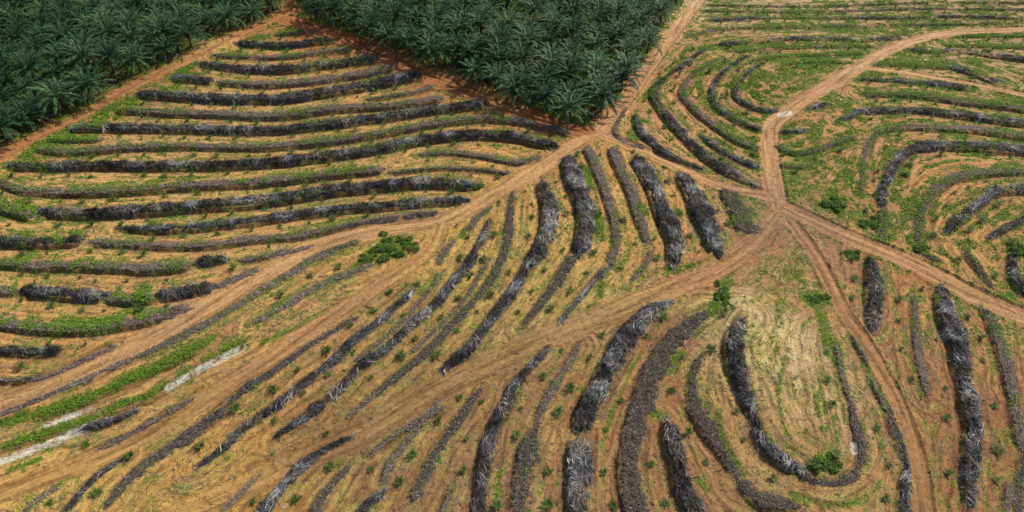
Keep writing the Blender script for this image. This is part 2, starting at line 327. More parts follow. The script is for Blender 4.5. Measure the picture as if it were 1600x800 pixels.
HGT = {'E': 0.3, 'F': 0.56, 'B': 0.45, 'D': 0.34}
for p in PILES:
    pts = [(q[0], q[1], q[2] if len(q) > 2 else p['w']) for q in p['pts']]
    a = np.array(pts, float); h = HGT[p['kind']]
    x, y = ground_at(a[:, 0], a[:, 1], 0.4*h)
    ta = np.gradient(a[:, :2], axis=0); ta /= np.linalg.norm(ta, axis=1)[:, None]
    n = np.stack([-ta[:, 1], ta[:, 0]], 1)*a[:, 2:3]/2
    x1, y1 = ground_at(a[:, 0]+n[:, 0], a[:, 1]+n[:, 1]); x2, y2 = ground_at(a[:, 0]-n[:, 0], a[:, 1]-n[:, 1])
    tw = np.stack([np.gradient(x), np.gradient(y)], 1); tw /= np.linalg.norm(tw, axis=1)[:, None]
    hw = 0.5*np.abs((x2-x1)*tw[:, 1]-(y2-y1)*tw[:, 0])
    cot = y/H
    hw = np.maximum(hw*(1.08 if p['kind'] == 'B' else 1.04)*(.82 if p['reg'] in ('arcs', 'right') else 1)-(.3*h+.36)*(.55 if p['reg'] in ('fan', 'front', 'gully') else 1)*np.minimum(1, hw/1.8)*cot*np.abs(tw[:, 0]), 0.45)
    ex = 1.3 if p['reg'] != 'left' else .6
    for e0, e1 in ((0, 1), (-1, -2)):
        d_ = math.hypot(x[e0]-x[e1], y[e0]-y[e1]); x[e0] += ex*(x[e0]-x[e1])/d_; y[e0] += ex*(y[e0]-y[e1])/d_
    ln, q = spline(np.stack([x, y, hw], 1), 0.7)
    p['line'] = ln; p['arc'] = q; p['h'] = h*{'rows': .6, 'crossroad': .6, 'arcs': .6, 'right': .6, 'front': .8, 'fan': .8}.get(p['reg'], 1)*np.clip(ln[:, 2]/1.7, .5, 1.15)
    t = np.gradient(ln[:, :2], axis=0); t /= np.linalg.norm(t, axis=1)[:, None]; p['tan'] = t
    sgn = np.sign(np.sum(-t[:, 1]*SHX + t[:, 0]*SHY)) or 1.0
    if p['flip']: sgn = -sgn
    p['side'] = sgn                                        # left normal (-ty,tx)*side points to the steep, shadowed side

SD = np.full((NX, NY), 99.0); SS = np.full((NX, NY), 99.0); SH = np.ones((NX, NY)); SF = np.zeros((NX, NY)); SG = np.zeros((NX, NY)); SA = np.zeros((NX, NY))
for p in PILES:
    ln, q = p['line'], p['arc']; Lt = q[-1]; sub = max(1, 1)
    def cb(w, d, s, al, p=p, ln=ln, q=q, Lt=Lt):
        m = d < SD[w]
        SD[w] = np.where(m, d, SD[w]); SS[w] = np.where(m, d*s*p['side'], SS[w]); SH[w] = np.where(m, np.interp(al, q, ln[:, 2]), SH[w])
        SF[w] = np.where(m, sstep(-0.5, 3, np.minimum(al, Lt-al))*(.55 if p['kind'] == 'D' else (1 if p['reg'] == 'left' else .72)), SF[w]); SG[w] = np.where(m, p['g']*(.8 if p['reg'] == 'left' and p['g'] < .75 else 1), SG[w]); SA[w] = np.where(m, al, SA[w])
    stamp(ln[::2, :2] if len(ln) > 4 else ln[:, :2], 9.0, cb)
RD = np.full((NX, NY), 9.0); RS = np.full((NX, NY), 9.0); RI = np.full((NX, NY), -1, int); RA = np.zeros((NX, NY))
ROADLINES = []
for k, (nm, hwid, pts) in enumerate(ROADS):
    ln, q = world_line(pts, 1.5); ROADLINES.append(ln)
    def cb(w, d, s, al, k=k, hwid=hwid):
        r = d/hwid; m = r < RD[w]
        RD[w] = np.where(m, r, RD[w]); RS[w] = np.where(m, d*s, RS[w]); RI[w] = np.where(m, k, RI[w]); RA[w] = np.where(m, al, RA[w])
    stamp(ln, 9.0, cb)
edge_n = 0.34*(fnoise(GX, GY, 3.0, 11)-.5)
RM = (1-sstep(0.78, 1.18, RD+edge_n))*np.where(RI == 6, .6, 1)                          # 1 on the roads
# cut banks: a low berm under each pile, a steep face and a shallow trough on its lower side
u = SS/SH + np.where(np.abs(SS) < 12, .45*(fnoise(GX, GY, 1.9, 35)-.5), 0)
amp = np.clip(SH/1.5, .5, 1.15)
berm = .42*amp*np.where(u < 0, sstep(-5.2, -.2, SS), 1-sstep(.85, 1.12, u))
trough = -.60*amp*sstep(.95, 1.15, u)*(1-sstep(SH+.2, SH+4.6, SS))*(u > 0)
DISP = SF*(berm+trough)*(1-.8*RM)
px_l, py_l = project(GX, GY, BASE)
SSW = SS+1.5*(fnoise(GX, GY, 8, 62)-.5)
LN = np.zeros((NX, NY))
for o_, k_ in ((-2.9, 63), (-4.3, 64), (3.0, 65), (4.4, 66), (5.8, 67)):
    LN = np.maximum(LN, np.exp(-((SSW-o_)/.26)**2)*sstep(.45, .6, fnoise(GX+o_*40, GY, 7, k_)))
LN *= np.where((px_l < 800) & (py_l < 480), .5, 1)*(SD < 8.8)*(np.abs(u) > 1.25)*(1-RM)
DISP += .20*LN
rough = .16*(fnoise(GX, GY, 2.2, 21)-.5)+.10*(vnoise(GX, GY, .8, 22)-.5)
DISP += rough*(1-.75*RM) + (.20*(vnoise(SS, SA*.06, 1.1, 23)-.5)+.12*(vnoise(SS, SA*.10, .55, 24)-.5))*(SD < 8.8)*(1-RM)*sstep(1, 1.5, np.abs(u))*(.35+.9*sstep(.38, .62, vnoise(GX, GY, 9, 25)))
DISP += RM*(-.20 + .05*np.cos(RS*3.6)*(.3+1.4*vnoise(RA, RS*0, 6, 33))) + .34*np.exp(-((RD-1.2)/.13)**2)*(.2+1.1*fnoise(GX, GY, 3, 31))   # worn road bed, pushed-up shoulders
HZ = BASE+DISP
def terr(x, y):
    fx = np.clip((np.asarray(x)-X0)/ST, 0, NX-1.001); fy = np.clip((np.asarray(y)-Y0)/ST, 0, NY-1.001)
    i = fx.astype(int); j = fy.astype(int); a = fx-i; b = fy-j
    return (HZ[i, j]*(1-a)+HZ[i+1, j]*a)*(1-b)+(HZ[i, j+1]*(1-a)+HZ[i+1, j+1]*a)*b
def gsample(A_, x, y):
    return A_[np.clip(((np.asarray(x)-X0)/ST).astype(int), 0, NX-1), np.clip(((np.asarray(y)-Y0)/ST).astype(int), 0, NY-1)]

# green cover density
GD = np.zeros((NX, NY)); WD = np.zeros((NX, NY))
def patch_hw(pts, wpx):
    c = np.mean([(q[0], q[1]) for q in pts], axis=0)
    (xa, ya), (xb, yb) = ground_at(c[0]-wpx/2, c[1]), ground_at(c[0]+wpx/2, c[1])
    (xc, yc), (xd, yd) = ground_at(c[0], c[1]-wpx/2), ground_at(c[0], c[1]+wpx/2)
    d = np.array(pts[-1][:2], float)-np.array(pts[0][:2]); d /= np.linalg.norm(d)
    return .5*math.hypot(float(xb-xa)*d[1], float(yd-yc)*d[0])
for pts, wpx, den in GREEN:
    hw = patch_hw(pts, wpx); ln, q = world_line(pts, 1.5)
    def cb(w, d, s, al, hw=hw, den=den):
        GD[w] = np.maximum(GD[w], den*(1-sstep(.55, 1.35, d/hw)))
    stamp(ln, hw*1.4+.5, cb)
for pts, wpx in WHITE:
    hw = patch_hw(pts, wpx); ln, q = world_line(pts, 1.5)
    def cb(w, d, s, al, hw=hw):
        WD[w] = np.maximum(WD[w], 1-sstep(.5, 1.25, d/hw))
    stamp(ln, hw*1.4+.5, cb)
N1 = fnoise(GX, GY, 7, 41); N2 = fnoise(GX, GY, 2.0, 42); NST = fnoise(SA*.25, SS*1.3, 1.6, 43)
px_, py_ = project(GX, GY, HZ)
REG = .22+.22*sstep(960, 1120, px_)*(1-sstep(250, 430, py_)) + .18*(1-sstep(250, 420, px_))*(1-sstep(350, 480, py_)) + .12*sstep(1100, 1250, px_)
kx, ky = ground_at(1240., 600.); REG -= .2*np.exp(-.5*(((GX-kx)/12)**2+((GY-ky)/16)**2)); REG -= .10*sstep(560, 680, py_)*sstep(250, 450, px_)
near = SG*SF*np.where(u < 0, 1-sstep(1.2, 3.6, -u), 1-sstep(.7, 1.5, u))
N4 = fnoise(GX, GY, 1.25, 47)
GD = np.maximum(GD*np.where(GD > .92, sstep(.22, .42, N2*.55+N1*.25+N4*.3), sstep(.38, .56, N2*.55+N1*.25+N4*.3)), near*sstep(.53, .61, .6*N1+.5*N2-.07+.16*SG))
GD = np.maximum(GD, REG*sstep(.52, .63, .5*NST+.25*N2+.12*N1+.22*N4-.02+.12*(REG-.2)))
GD = np.maximum(GD, np.where(RM < .3, .9*sstep(.74, .82, .55*N4+.45*vnoise(GX, GY, .5, 48))*sstep(.35, .6, N1), 0))
jx, jy = ground_at(1235., 365.); GD *= 1-.75*np.exp(-.5*(((GX-jx)/9)**2+((GY-jy)/10)**2))
GD *= 1-np.clip(RM*1.3, 0, 1)*.97
# soil colour
acc = np.zeros((NX, NY, 3)); wt = np.full((NX, NY), 1e-6)
for spx, spy, r, c in SOIL:
    sx, sy = ground_at(spx, spy); wgt = np.exp(-.5*((GX-sx)**2+(GY-sy)**2)/(r*.55)**2)+1e-7
    acc += wgt[..., None]*s2l(c); wt += wgt
GAIN = 1.42
soil = acc/wt[..., None]/GAIN*np.array([1.22, 1.25, 1.26])
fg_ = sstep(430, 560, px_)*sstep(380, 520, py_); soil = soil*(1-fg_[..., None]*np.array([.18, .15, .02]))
def mixc(col, f): 
    global soil
    soil = soil*(1-f[..., None])+np.asarray(col)[None, None]*f[..., None]
mixc(s2l((228,186,112))/GAIN, .55*sstep(.5, .72, .6*N1+.45*NST)*(1-RM))
mixc(s2l((160,108,68))/GAIN, .5*sstep(.56, .78, fnoise(GX, GY, 11, 51)*.6+NST*.45)*(1-RM))
mixc(s2l((120,104,84))/GAIN, .6*sstep(.54, .72, fnoise(GX, GY, 5, 52)*.4+fnoise(GX, GY, 1.1, 53)*.3+NST*.3)*(1-RM))
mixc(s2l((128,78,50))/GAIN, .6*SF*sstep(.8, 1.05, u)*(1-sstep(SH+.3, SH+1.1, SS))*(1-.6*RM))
mixc(s2l(ROADCOL)/GAIN*1.12, .6*RM*(RI < 6)); mixc(s2l((176,134,92))/GAIN, .45*RM*((RI >= 6) & (RI < 9)))
mixc(s2l((190,138,92))/GAIN, .6*RM*(RI == 9)); mixc(s2l((176,116,78))/GAIN, .5*RM*(RI == 10))
jx, jy = ground_at(1235., 365.); mixc(s2l((158,118,90))/GAIN, .8*np.exp(-.5*(((GX-jx)/12)**2+((GY-jy)/13)**2))*(.5+.8*N2))
mixc(s2l((222,178,122))/GAIN, .35*RM*(RI < 9)*np.exp(-((np.abs(RS)-1.0)/.35)**2)*sstep(.3, .6, fnoise(RA*.2, RS*2, 2, 61)))
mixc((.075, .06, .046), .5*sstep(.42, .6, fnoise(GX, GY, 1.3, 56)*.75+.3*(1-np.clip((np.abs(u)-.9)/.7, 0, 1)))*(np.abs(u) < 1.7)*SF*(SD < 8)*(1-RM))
mixc(s2l((228,220,202))/GAIN*1.2, .95*np.clip(WD*1.5, 0, 1)*sstep(.34, .5, .5*N4+.55* fnoise(GX, GY, 1.8, 55)*.8+.1))
def inpoly(x, y, poly):
    ins = np.zeros(x.shape, bool); n = len(poly)
    for i in range(n):
        (xa, ya), (xb, yb) = poly[i], poly[(i+1) % n]
        c = ((ya > y) != (yb > y)) & (x < (xb-xa)*(y-ya)/(yb-ya+1e-12)+xa); ins ^= c
    return ins
def wpoly(pts):
    a = np.array(pts, float); x, y = ground_at(a[:, 0], a[:, 1]); return list(zip(x, y))
FORESTS = [('left forest', [(-190,320),(-60,256),(10,224),(50,203),(90,186),(143,158),(173,140),(213,119),(290,81),(333,58),(400,32),(432,19),(441,-10),(447,-45),(-330,-50)], (10,224), (400,32)),
           ('middle forest', [(458,0),(480,26),(540,48),(600,72),(660,97),(720,120),(775,146),(840,170),(890,190),(925,192),(950,172),(975,135),(1000,102),(1030,58),(1058,15),(1080,-20),(1092,-45),(455,-50)], (490,30), (890,190))]
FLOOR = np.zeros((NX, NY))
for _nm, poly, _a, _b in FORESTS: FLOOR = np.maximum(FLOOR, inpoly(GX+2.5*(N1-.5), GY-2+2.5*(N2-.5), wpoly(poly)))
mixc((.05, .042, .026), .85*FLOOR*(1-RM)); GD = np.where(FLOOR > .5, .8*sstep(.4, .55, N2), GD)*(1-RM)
mixc((.13, .095, .06), .5*LN)
mixc((.32, .28, .09), .3*sstep(.42, .62, .5*NST+.5*N2)*(1-RM))
GD *= 1-.9*WD
mixc((.13, .195, .026), .85*np.clip(GD*1.2, 0, 1))

# ------------------------------------------------------------------ materials
def new_mat(name):
    m = bpy.data.materials.new(name); m.use_nodes = True
    return m, m.node_tree.nodes, m.node_tree.links, m.node_tree.nodes['Principled BSDF']
def ramp(N, stops):
    r = N.new('ShaderNodeValToRGB'); e = r.color_ramp.elements
    while len(e) < len(stops): e.new(.5)
    for i, (p_, c) in enumerate(stops): e[i].position = p_; e[i].color = (*c, 1)
    return r
def ground_mat():
    m, N, Lk, b = new_mat('bare_soil'); b.inputs['Roughness'].default_value = .95; b.inputs['Specular IOR Level'].default_value = .15
    at = N.new('ShaderNodeAttribute'); at.attribute_name = 'soil'
    dl = N.new('ShaderNodeAttribute'); dl.attribute_name = 'flow'
    al = N.new('ShaderNodeAttribute'); al.attribute_name = 'along'
    cx = N.new('ShaderNodeCombineXYZ'); Lk.new(dl.outputs['Fac'], cx.inputs[0]); Lk.new(al.outputs['Fac'], cx.inputs[1])
    n1 = N.new('ShaderNodeTexNoise'); n1.inputs['Scale'].default_value = 1.0; n1.inputs['Detail'].default_value = 6; n1.inputs['Roughness'].default_value = .65; Lk.new(cx.outputs[0], n1.inputs['Vector'])
    geo = N.new('ShaderNodeNewGeometry')
    n2 = N.new('ShaderNodeTexNoise'); n2.inputs['Scale'].default_value = 1.1; n2.inputs['Detail'].default_value = 8; n2.inputs['Roughness'].default_value = .72; Lk.new(geo.outputs['Position'], n2.inputs['Vector'])
    n3 = N.new('ShaderNodeTexNoise'); n3.inputs['Scale'].default_value = 5; n3.inputs['Detail'].default_value = 5; n3.inputs['Roughness'].default_value = .75; Lk.new(geo.outputs['Position'], n3.inputs['Vector'])
    r1 = ramp(N, [(.36, (.55, .49, .44)), (.48, (1, 1, 1)), (.62, (1.28, 1.3, 1.3))]); Lk.new(n1.outputs['Fac'], r1.inputs[0])
    r2 = ramp(N, [(.3, (.55, .5, .45)), (.5, (1, 1, 1)), (.72, (1.25, 1.27, 1.28))]); Lk.new(n2.outputs['Fac'], r2.inputs[0])
    r3 = ramp(N, [(.35, (.42, .38, .35)), (.46, (.95, .95, .95)), (.7, (1.2, 1.2, 1.18))]); Lk.new(n3.outputs['Fac'], r3.inputs[0])
    cur = at.outputs['Color']
    for r in (r1, r2, r3):
        mx = N.new('ShaderNodeMix'); mx.data_type = 'RGBA'; mx.blend_type = 'MULTIPLY'; mx.inputs['Factor'].default_value = 1
        Lk.new(cur, mx.inputs['A']); Lk.new(r.outputs[0], mx.inputs['B']); cur = mx.outputs['Result']
    Lk.new(cur, b.inputs['Base Color'])
    bp = N.new('ShaderNodeBump'); bp.inputs['Strength'].default_value = .9; bp.inputs['Distance'].default_value = .4
    ad = N.new('ShaderNodeMath'); ad.operation = 'ADD'; Lk.new(n3.outputs['Fac'], ad.inputs[0]); Lk.new(n1.outputs['Fac'], ad.inputs[1])
    Lk.new(ad.outputs[0], bp.inputs['Height']); Lk.new(bp.outputs[0], b.inputs['Normal'])
    return m
def leafy(name, stops, rough=.55, trans=.25, spec=.35, objvar=False):
    m, N, Lk, b = new_mat(name); b.inputs['Roughness'].default_value = rough; b.inputs['Specular IOR Level'].default_value = spec
    geo = N.new('ShaderNodeNewGeometry'); r = ramp(N, stops)
    if objvar:
        oi = N.new('ShaderNodeObjectInfo'); a = N.new('ShaderNodeMath'); a.operation = 'MULTIPLY_ADD'; a.inputs[1].default_value = .45; 
        sc = N.new('ShaderNodeMath'); sc.operation = 'MULTIPLY'; sc.inputs[1].default_value = .55
        Lk.new(oi.outputs['Random'], sc.inputs[0]); Lk.new(geo.outputs['Random Per Island'], a.inputs[0]); Lk.new(sc.outputs[0], a.inputs[2]); Lk.new(a.outputs[0], r.inputs[0])
    else: Lk.new(geo.outputs['Random Per Island'], r.inputs[0])
    Lk.new(r.outputs[0], b.inputs['Base Color'])
    if trans:
        out = N['Material Output']; tr = N.new('ShaderNodeBsdfTranslucent'); Lk.new(r.outputs[0], tr.inputs[0])
        mx = N.new('ShaderNodeMixShader'); mx.inputs[0].default_value = trans
        Lk.new(b.outputs[0], mx.inputs[1]); Lk.new(tr.outputs[0], mx.inputs[2]); Lk.new(mx.outputs[0], out.inputs[0])
    return m
def mound_mat(name, c0, c1, c2, scale):
    m, N, Lk, b = new_mat(name); b.inputs['Roughness'].default_value = .9; b.inputs['Specular IOR Level'].default_value = .2
    geo = N.new('ShaderNodeNewGeometry'); n = N.new('ShaderNodeTexNoise'); n.inputs['Scale'].default_value = scale; n.inputs['Detail'].default_value = 7; n.inputs['Roughness'].default_value = .7
    Lk.new(geo.outputs['Position'], n.inputs['Vector']); r = ramp(N, [(.3, c0), (.5, c1), (.72, c2)]); Lk.new(n.outputs['Fac'], r.inputs[0]); Lk.new(r.outputs[0], b.inputs['Base Color'])
    bp = N.new('ShaderNodeBump'); bp.inputs['Strength'].default_value = 1; bp.inputs['Distance'].default_value = .3; Lk.new(n.outputs['Fac'], bp.inputs['Height']); Lk.new(bp.outputs[0], b.inputs['Normal'])
    return m
M_SOIL = ground_mat()
M_PALM = leafy('palm_leaf', [(0, (.009, .034, .014)), (.4, (.026, .072, .028)), (.75, (.06, .13, .046)), (1, (.13, .20, .08))], .5, .12, .22, True)
M_DRY = leafy('ageing_palm_leaf', [(0, (.10, .11, .04)), (.6, (.16, .15, .06)), (1, (.2, .15, .08))], .6, .2, .3)
M_TRUNK = mound_mat('palm_trunk_bark', (.03, .024, .018), (.07, .055, .04), (.12, .09, .06), 3)
M_YOUNG = leafy('young_palm_leaf', [(0, (.04, .07, .016)), (.6, (.075, .13, .026)), (1, (.13, .19, .04))], .6, .2, .12, True)
M_WEED = leafy('weed_leaf', [(0, (.06, .11, .015)), (.5, (.13, .245, .022)), (.85, (.21, .34, .035)), (1, (.32, .38, .07))], .7, .3, .1)
M_STRAW = leafy('dry_grass_blade', [(0, (.10, .09, .05)), (.45, (.22, .18, .09)), (.75, (.34, .27, .13)), (1, (.2, .21, .07))], .8, .2, .2)
M_TWIG = leafy('twig_litter', [(0, (.03, .025, .022)), (.6, (.09, .075, .06)), (1, (.3, .27, .23))], .8, 0, .2)
M_FROND = leafy('dead_palm_frond', [(0, (.022, .02, .02)), (.3, (.07, .066, .066)), (.6, (.17, .168, .172)), (.85, (.33, .33, .335)), (1, (.5, .5, .49))], .75, 0, .3)
_n = M_FROND.node_tree.nodes; _a = _n.new('ShaderNodeAttribute'); _a.attribute_name = 'tone'
_l = M_FROND.node_tree.links; _r = [q for q in _n if q.type == 'VALTORGB'][0]; _l.new(_a.outputs['Fac'], _r.inputs[0])
_g = _n.new('ShaderNodeNewGeometry'); _t = _n.new('ShaderNodeTexNoise'); _t.inputs['Scale'].default_value = .22; _t.inputs['Detail'].default_value = 3; _l.new(_g.outputs['Position'], _t.inputs['Vector'])
_q = ramp(_n, [(.44, (1, 1, 1)), (.62, (1.0, .80, .62))]); _l.new(_t.outputs['Fac'], _q.inputs[0])
_m = _n.new('ShaderNodeMix'); _m.data_type = 'RGBA'; _m.blend_type = 'MULTIPLY'; _m.inputs['Factor'].default_value = 1
_l.new(_r.outputs[0], _m.inputs['A']); _l.new(_q.outputs[0], _m.inputs['B']); _l.new(_m.outputs['Result'], _n['Principled BSDF'].inputs['Base Color'])
M_FMOUND = mound_mat('rotted_frond_heap', (.012, .010, .010), (.06, .052, .048), (.17, .155, .14), 3.2)
M_BRUSH = leafy('brown_dead_brush', [(0, (.09, .066, .05)), (.5, (.20, .152, .118)), (.85, (.30, .25, .20)), (1, (.42, .38, .31))], .8, .1, .2)
M_BMOUND = mound_mat('matted_brown_brush', (.055, .04, .03), (.13, .096, .074), (.22, .17, .135), 2.0)
M_DBRUSH = leafy('dark_dead_brush', [(0, (.042, .035, .032)), (.55, (.115, .09, .072)), (.9, (.19, .155, .125)), (1, (.34, .31, .27))], .85, .05, .2)
M_DMOUND = mound_mat('dark_matted_brush', (.03, .025, .022), (.082, .063, .050), (.145, .117, .095), 2.0)
M_BUSH = leafy('bush_leaf', [(0, (.03, .06, .010)), (.5, (.07, .135, .018)), (1, (.15, .25, .035))], .65, .25, .12)

# ------------------------------------------------------------------ ground and roads: one terrain surface, the roads cut out of it as objects
VV = np.stack([GX, GY, HZ], -1).reshape(-1, 3)
flow = np.where(RM > .5, RS*.75+40, SS*1.0); along = np.where(RM > .5, RA*.06, SA*.07)
far_ = (SD > 8.5) & (RM <= .5); flow = flow+np.where(RM > .5, 0, 2.2*(fnoise(GX, GY, 6, 26)-.5)); flow = np.where(far_, GX*.5, flow); along = np.where(far_, GY*.5, along)
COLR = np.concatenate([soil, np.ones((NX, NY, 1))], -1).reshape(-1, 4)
I = np.arange(NX*NY).reshape(NX, NY)
QF = np.stack([I[:-1, :-1], I[1:, :-1], I[1:, 1:], I[:-1, 1:]], -1).reshape(-1, 4)
onroad = (RD+edge_n < 1.0); fr = onroad[:-1, :-1].reshape(-1); fi = RI[:-1, :-1].reshape(-1); fi = np.where(fr, fi, -1)
def sub(name, faces, mat):
    used, inv = np.unique(faces.ravel(), return_inverse=True)
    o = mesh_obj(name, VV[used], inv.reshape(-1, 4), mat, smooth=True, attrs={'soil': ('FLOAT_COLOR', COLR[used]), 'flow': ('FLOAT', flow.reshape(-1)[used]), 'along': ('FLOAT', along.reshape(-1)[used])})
    return tag(o, kind='structure')
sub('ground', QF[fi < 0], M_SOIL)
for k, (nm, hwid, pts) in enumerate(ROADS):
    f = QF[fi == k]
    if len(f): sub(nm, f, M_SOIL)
# the land beyond, out to the horizon
xs = np.r_[-3000, -1500, -800, -500, np.arange(-380, 381, 19), 500, 800, 1500, 3000.]; ys = np.r_[-3000, -1200, -500, -200, -80, np.arange(-19, 420, 19), 520, 800, 1500, 4000.]
AX, AY = np.meshgrid(xs, ys, indexing='ij'); AZ = base_h(AX, AY)
inside = (AX > X0-1) & (AX < X1+1) & (AY > Y0-1) & (AY < Y1+1)
AZ = np.where(inside, AZ-6, AZ-.4)
J = np.arange(AX.size).reshape(AX.shape); FQ = np.stack([J[:-1, :-1], J[1:, :-1], J[1:, 1:], J[:-1, 1:]], -1).reshape(-1, 4)
oc = np.tile(np.r_[s2l((190, 145, 90))/GAIN, 1], (AX.size, 1)); of = (fnoise(AX, AY, 60, 3).ravel()); oc[:, :3] = oc[:, :3]*(.75+.5*of[:, None])
tag(mesh_obj('distant_ground', np.stack([AX, AY, AZ], -1).reshape(-1, 3), FQ, M_SOIL, smooth=True, attrs={'soil': ('FLOAT_COLOR', oc), 'flow': ('FLOAT', AX.ravel()), 'along': ('FLOAT', AY.ravel())}), kind='structure')

# ------------------------------------------------------------------ piles of dead fronds and brush
def ribbons(C, T, Wd, U):
    """C (n,k,3) centre points, Wd (n,k) half widths, U (n,3) or (n,k,3) sideways unit -> verts, quads"""
    n, k = C.shape[:2]
    if U.ndim == 2: U = U[:, None, :]
    A_ = C-U*Wd[..., None]; B_ = C+U*Wd[..., None]
    V = np.stack([A_, B_], 2).reshape(n, 2*k, 3)
    q = np.array([[2*i, 2*i+1, 2*i+3, 2*i+2] for i in range(k-1)])
    Qd = (np.arange(n)[:, None, None]*2*k+q[None]).reshape(-1, 4)
    return V.reshape(-1, 3), Qd
def frame_at(p, l):
    q = p['arc']; ln = p['line']
    x = np.interp(l, q, ln[:, 0]); y = np.interp(l, q, ln[:, 1]); w = np.interp(l, q, ln[:, 2]); h = np.interp(l, q, p['h'])
    tx = np.interp(l, q, p['tan'][:, 0]); ty = np.interp(l, q, p['tan'][:, 1]); m = np.hypot(tx, ty)+1e-9
    return x, y, w, h, tx/m, ty/m
def brk(p, l, seed):
    g = p['g']; b_ = {'rows': .34, 'arcs': .03, 'right': .04, 'crossroad': .3, 'gully': .04, 'left': .0}.get(p['reg'], .0)+.10*(g > .7)
    return sstep(b_-.02, b_+.16, fnoise(l, l*0+seed*3.1, 7.5, 79)-.12)
def surf(p, l, ac, seed, want=False):
    """point on top of the heap: l along, ac across in half widths (+ = shadow side); the outline is ragged, with lobes and holes"""
    Lt = p['arc'][-1]; lc = np.clip(l, 0, Lt); x, y, w, h, tx, ty = frame_at(p, lc); s = p['side']
    w = w*(.58+.82*fnoise(lc, lc*0+seed*1.7, 5, 76))
    X = x-ty*s*ac*w+tx*(l-lc); Y = y+tx*s*ac*w+ty*(l-lc)
    na = np.where(ac > 0, .8, 1.5)
    f = 1.06-.92*np.abs(ac)**1.9 + na*(fnoise(X, Y, 1.9, 72)-.5) + .7*na*(vnoise(X, Y, .6, 73)-.5) - 1.0*(1-sstep(-.6, 2.2, np.minimum(l, Lt-l)+1.5*(fnoise(X, Y, 1.2, 74)-.5))) - .9*(1-brk(p, lc, seed))
    lump = sstep(.08, .5, f)
    z = terr(X, Y)-.24*(1-lump)+h*lump*np.maximum(.1, .25+1.0*fnoise(X, Y, 1.5, 75)+.75*(vnoise(X, Y, .5, 77)-.5))
    return (X, Y, z, lump) if want else (X, Y, z)
REGW = {'left': 'in left field', 'gully': 'by lower left gully', 'fan': 'in middle fan', 'front': 'on foreground slope',
        'arcs': 'beside forest road', 'rows': 'among top right rows', 'crossroad': 'between the branching roads', 'right': 'on right knoll'}
AXIS = {'left': 1, 'gully': 1, 'rows': 1, 'crossroad': 1, 'right': 1, 'fan': 0, 'front': 0, 'arcs': 0}
for reg in REGW:
    ps = [p for p in PILES if p['reg'] == reg and p['kind'] != 'E']
    def key(p):
        a = np.array([(q[0], q[1]) for q in p['pts']], float)
        return a[:, AXIS[reg]].mean()
    for i, p in enumerate(sorted(ps, key=key)):
        p['ord'] = i+1; p['dirw'] = 'top' if AXIS[reg] else 'left'
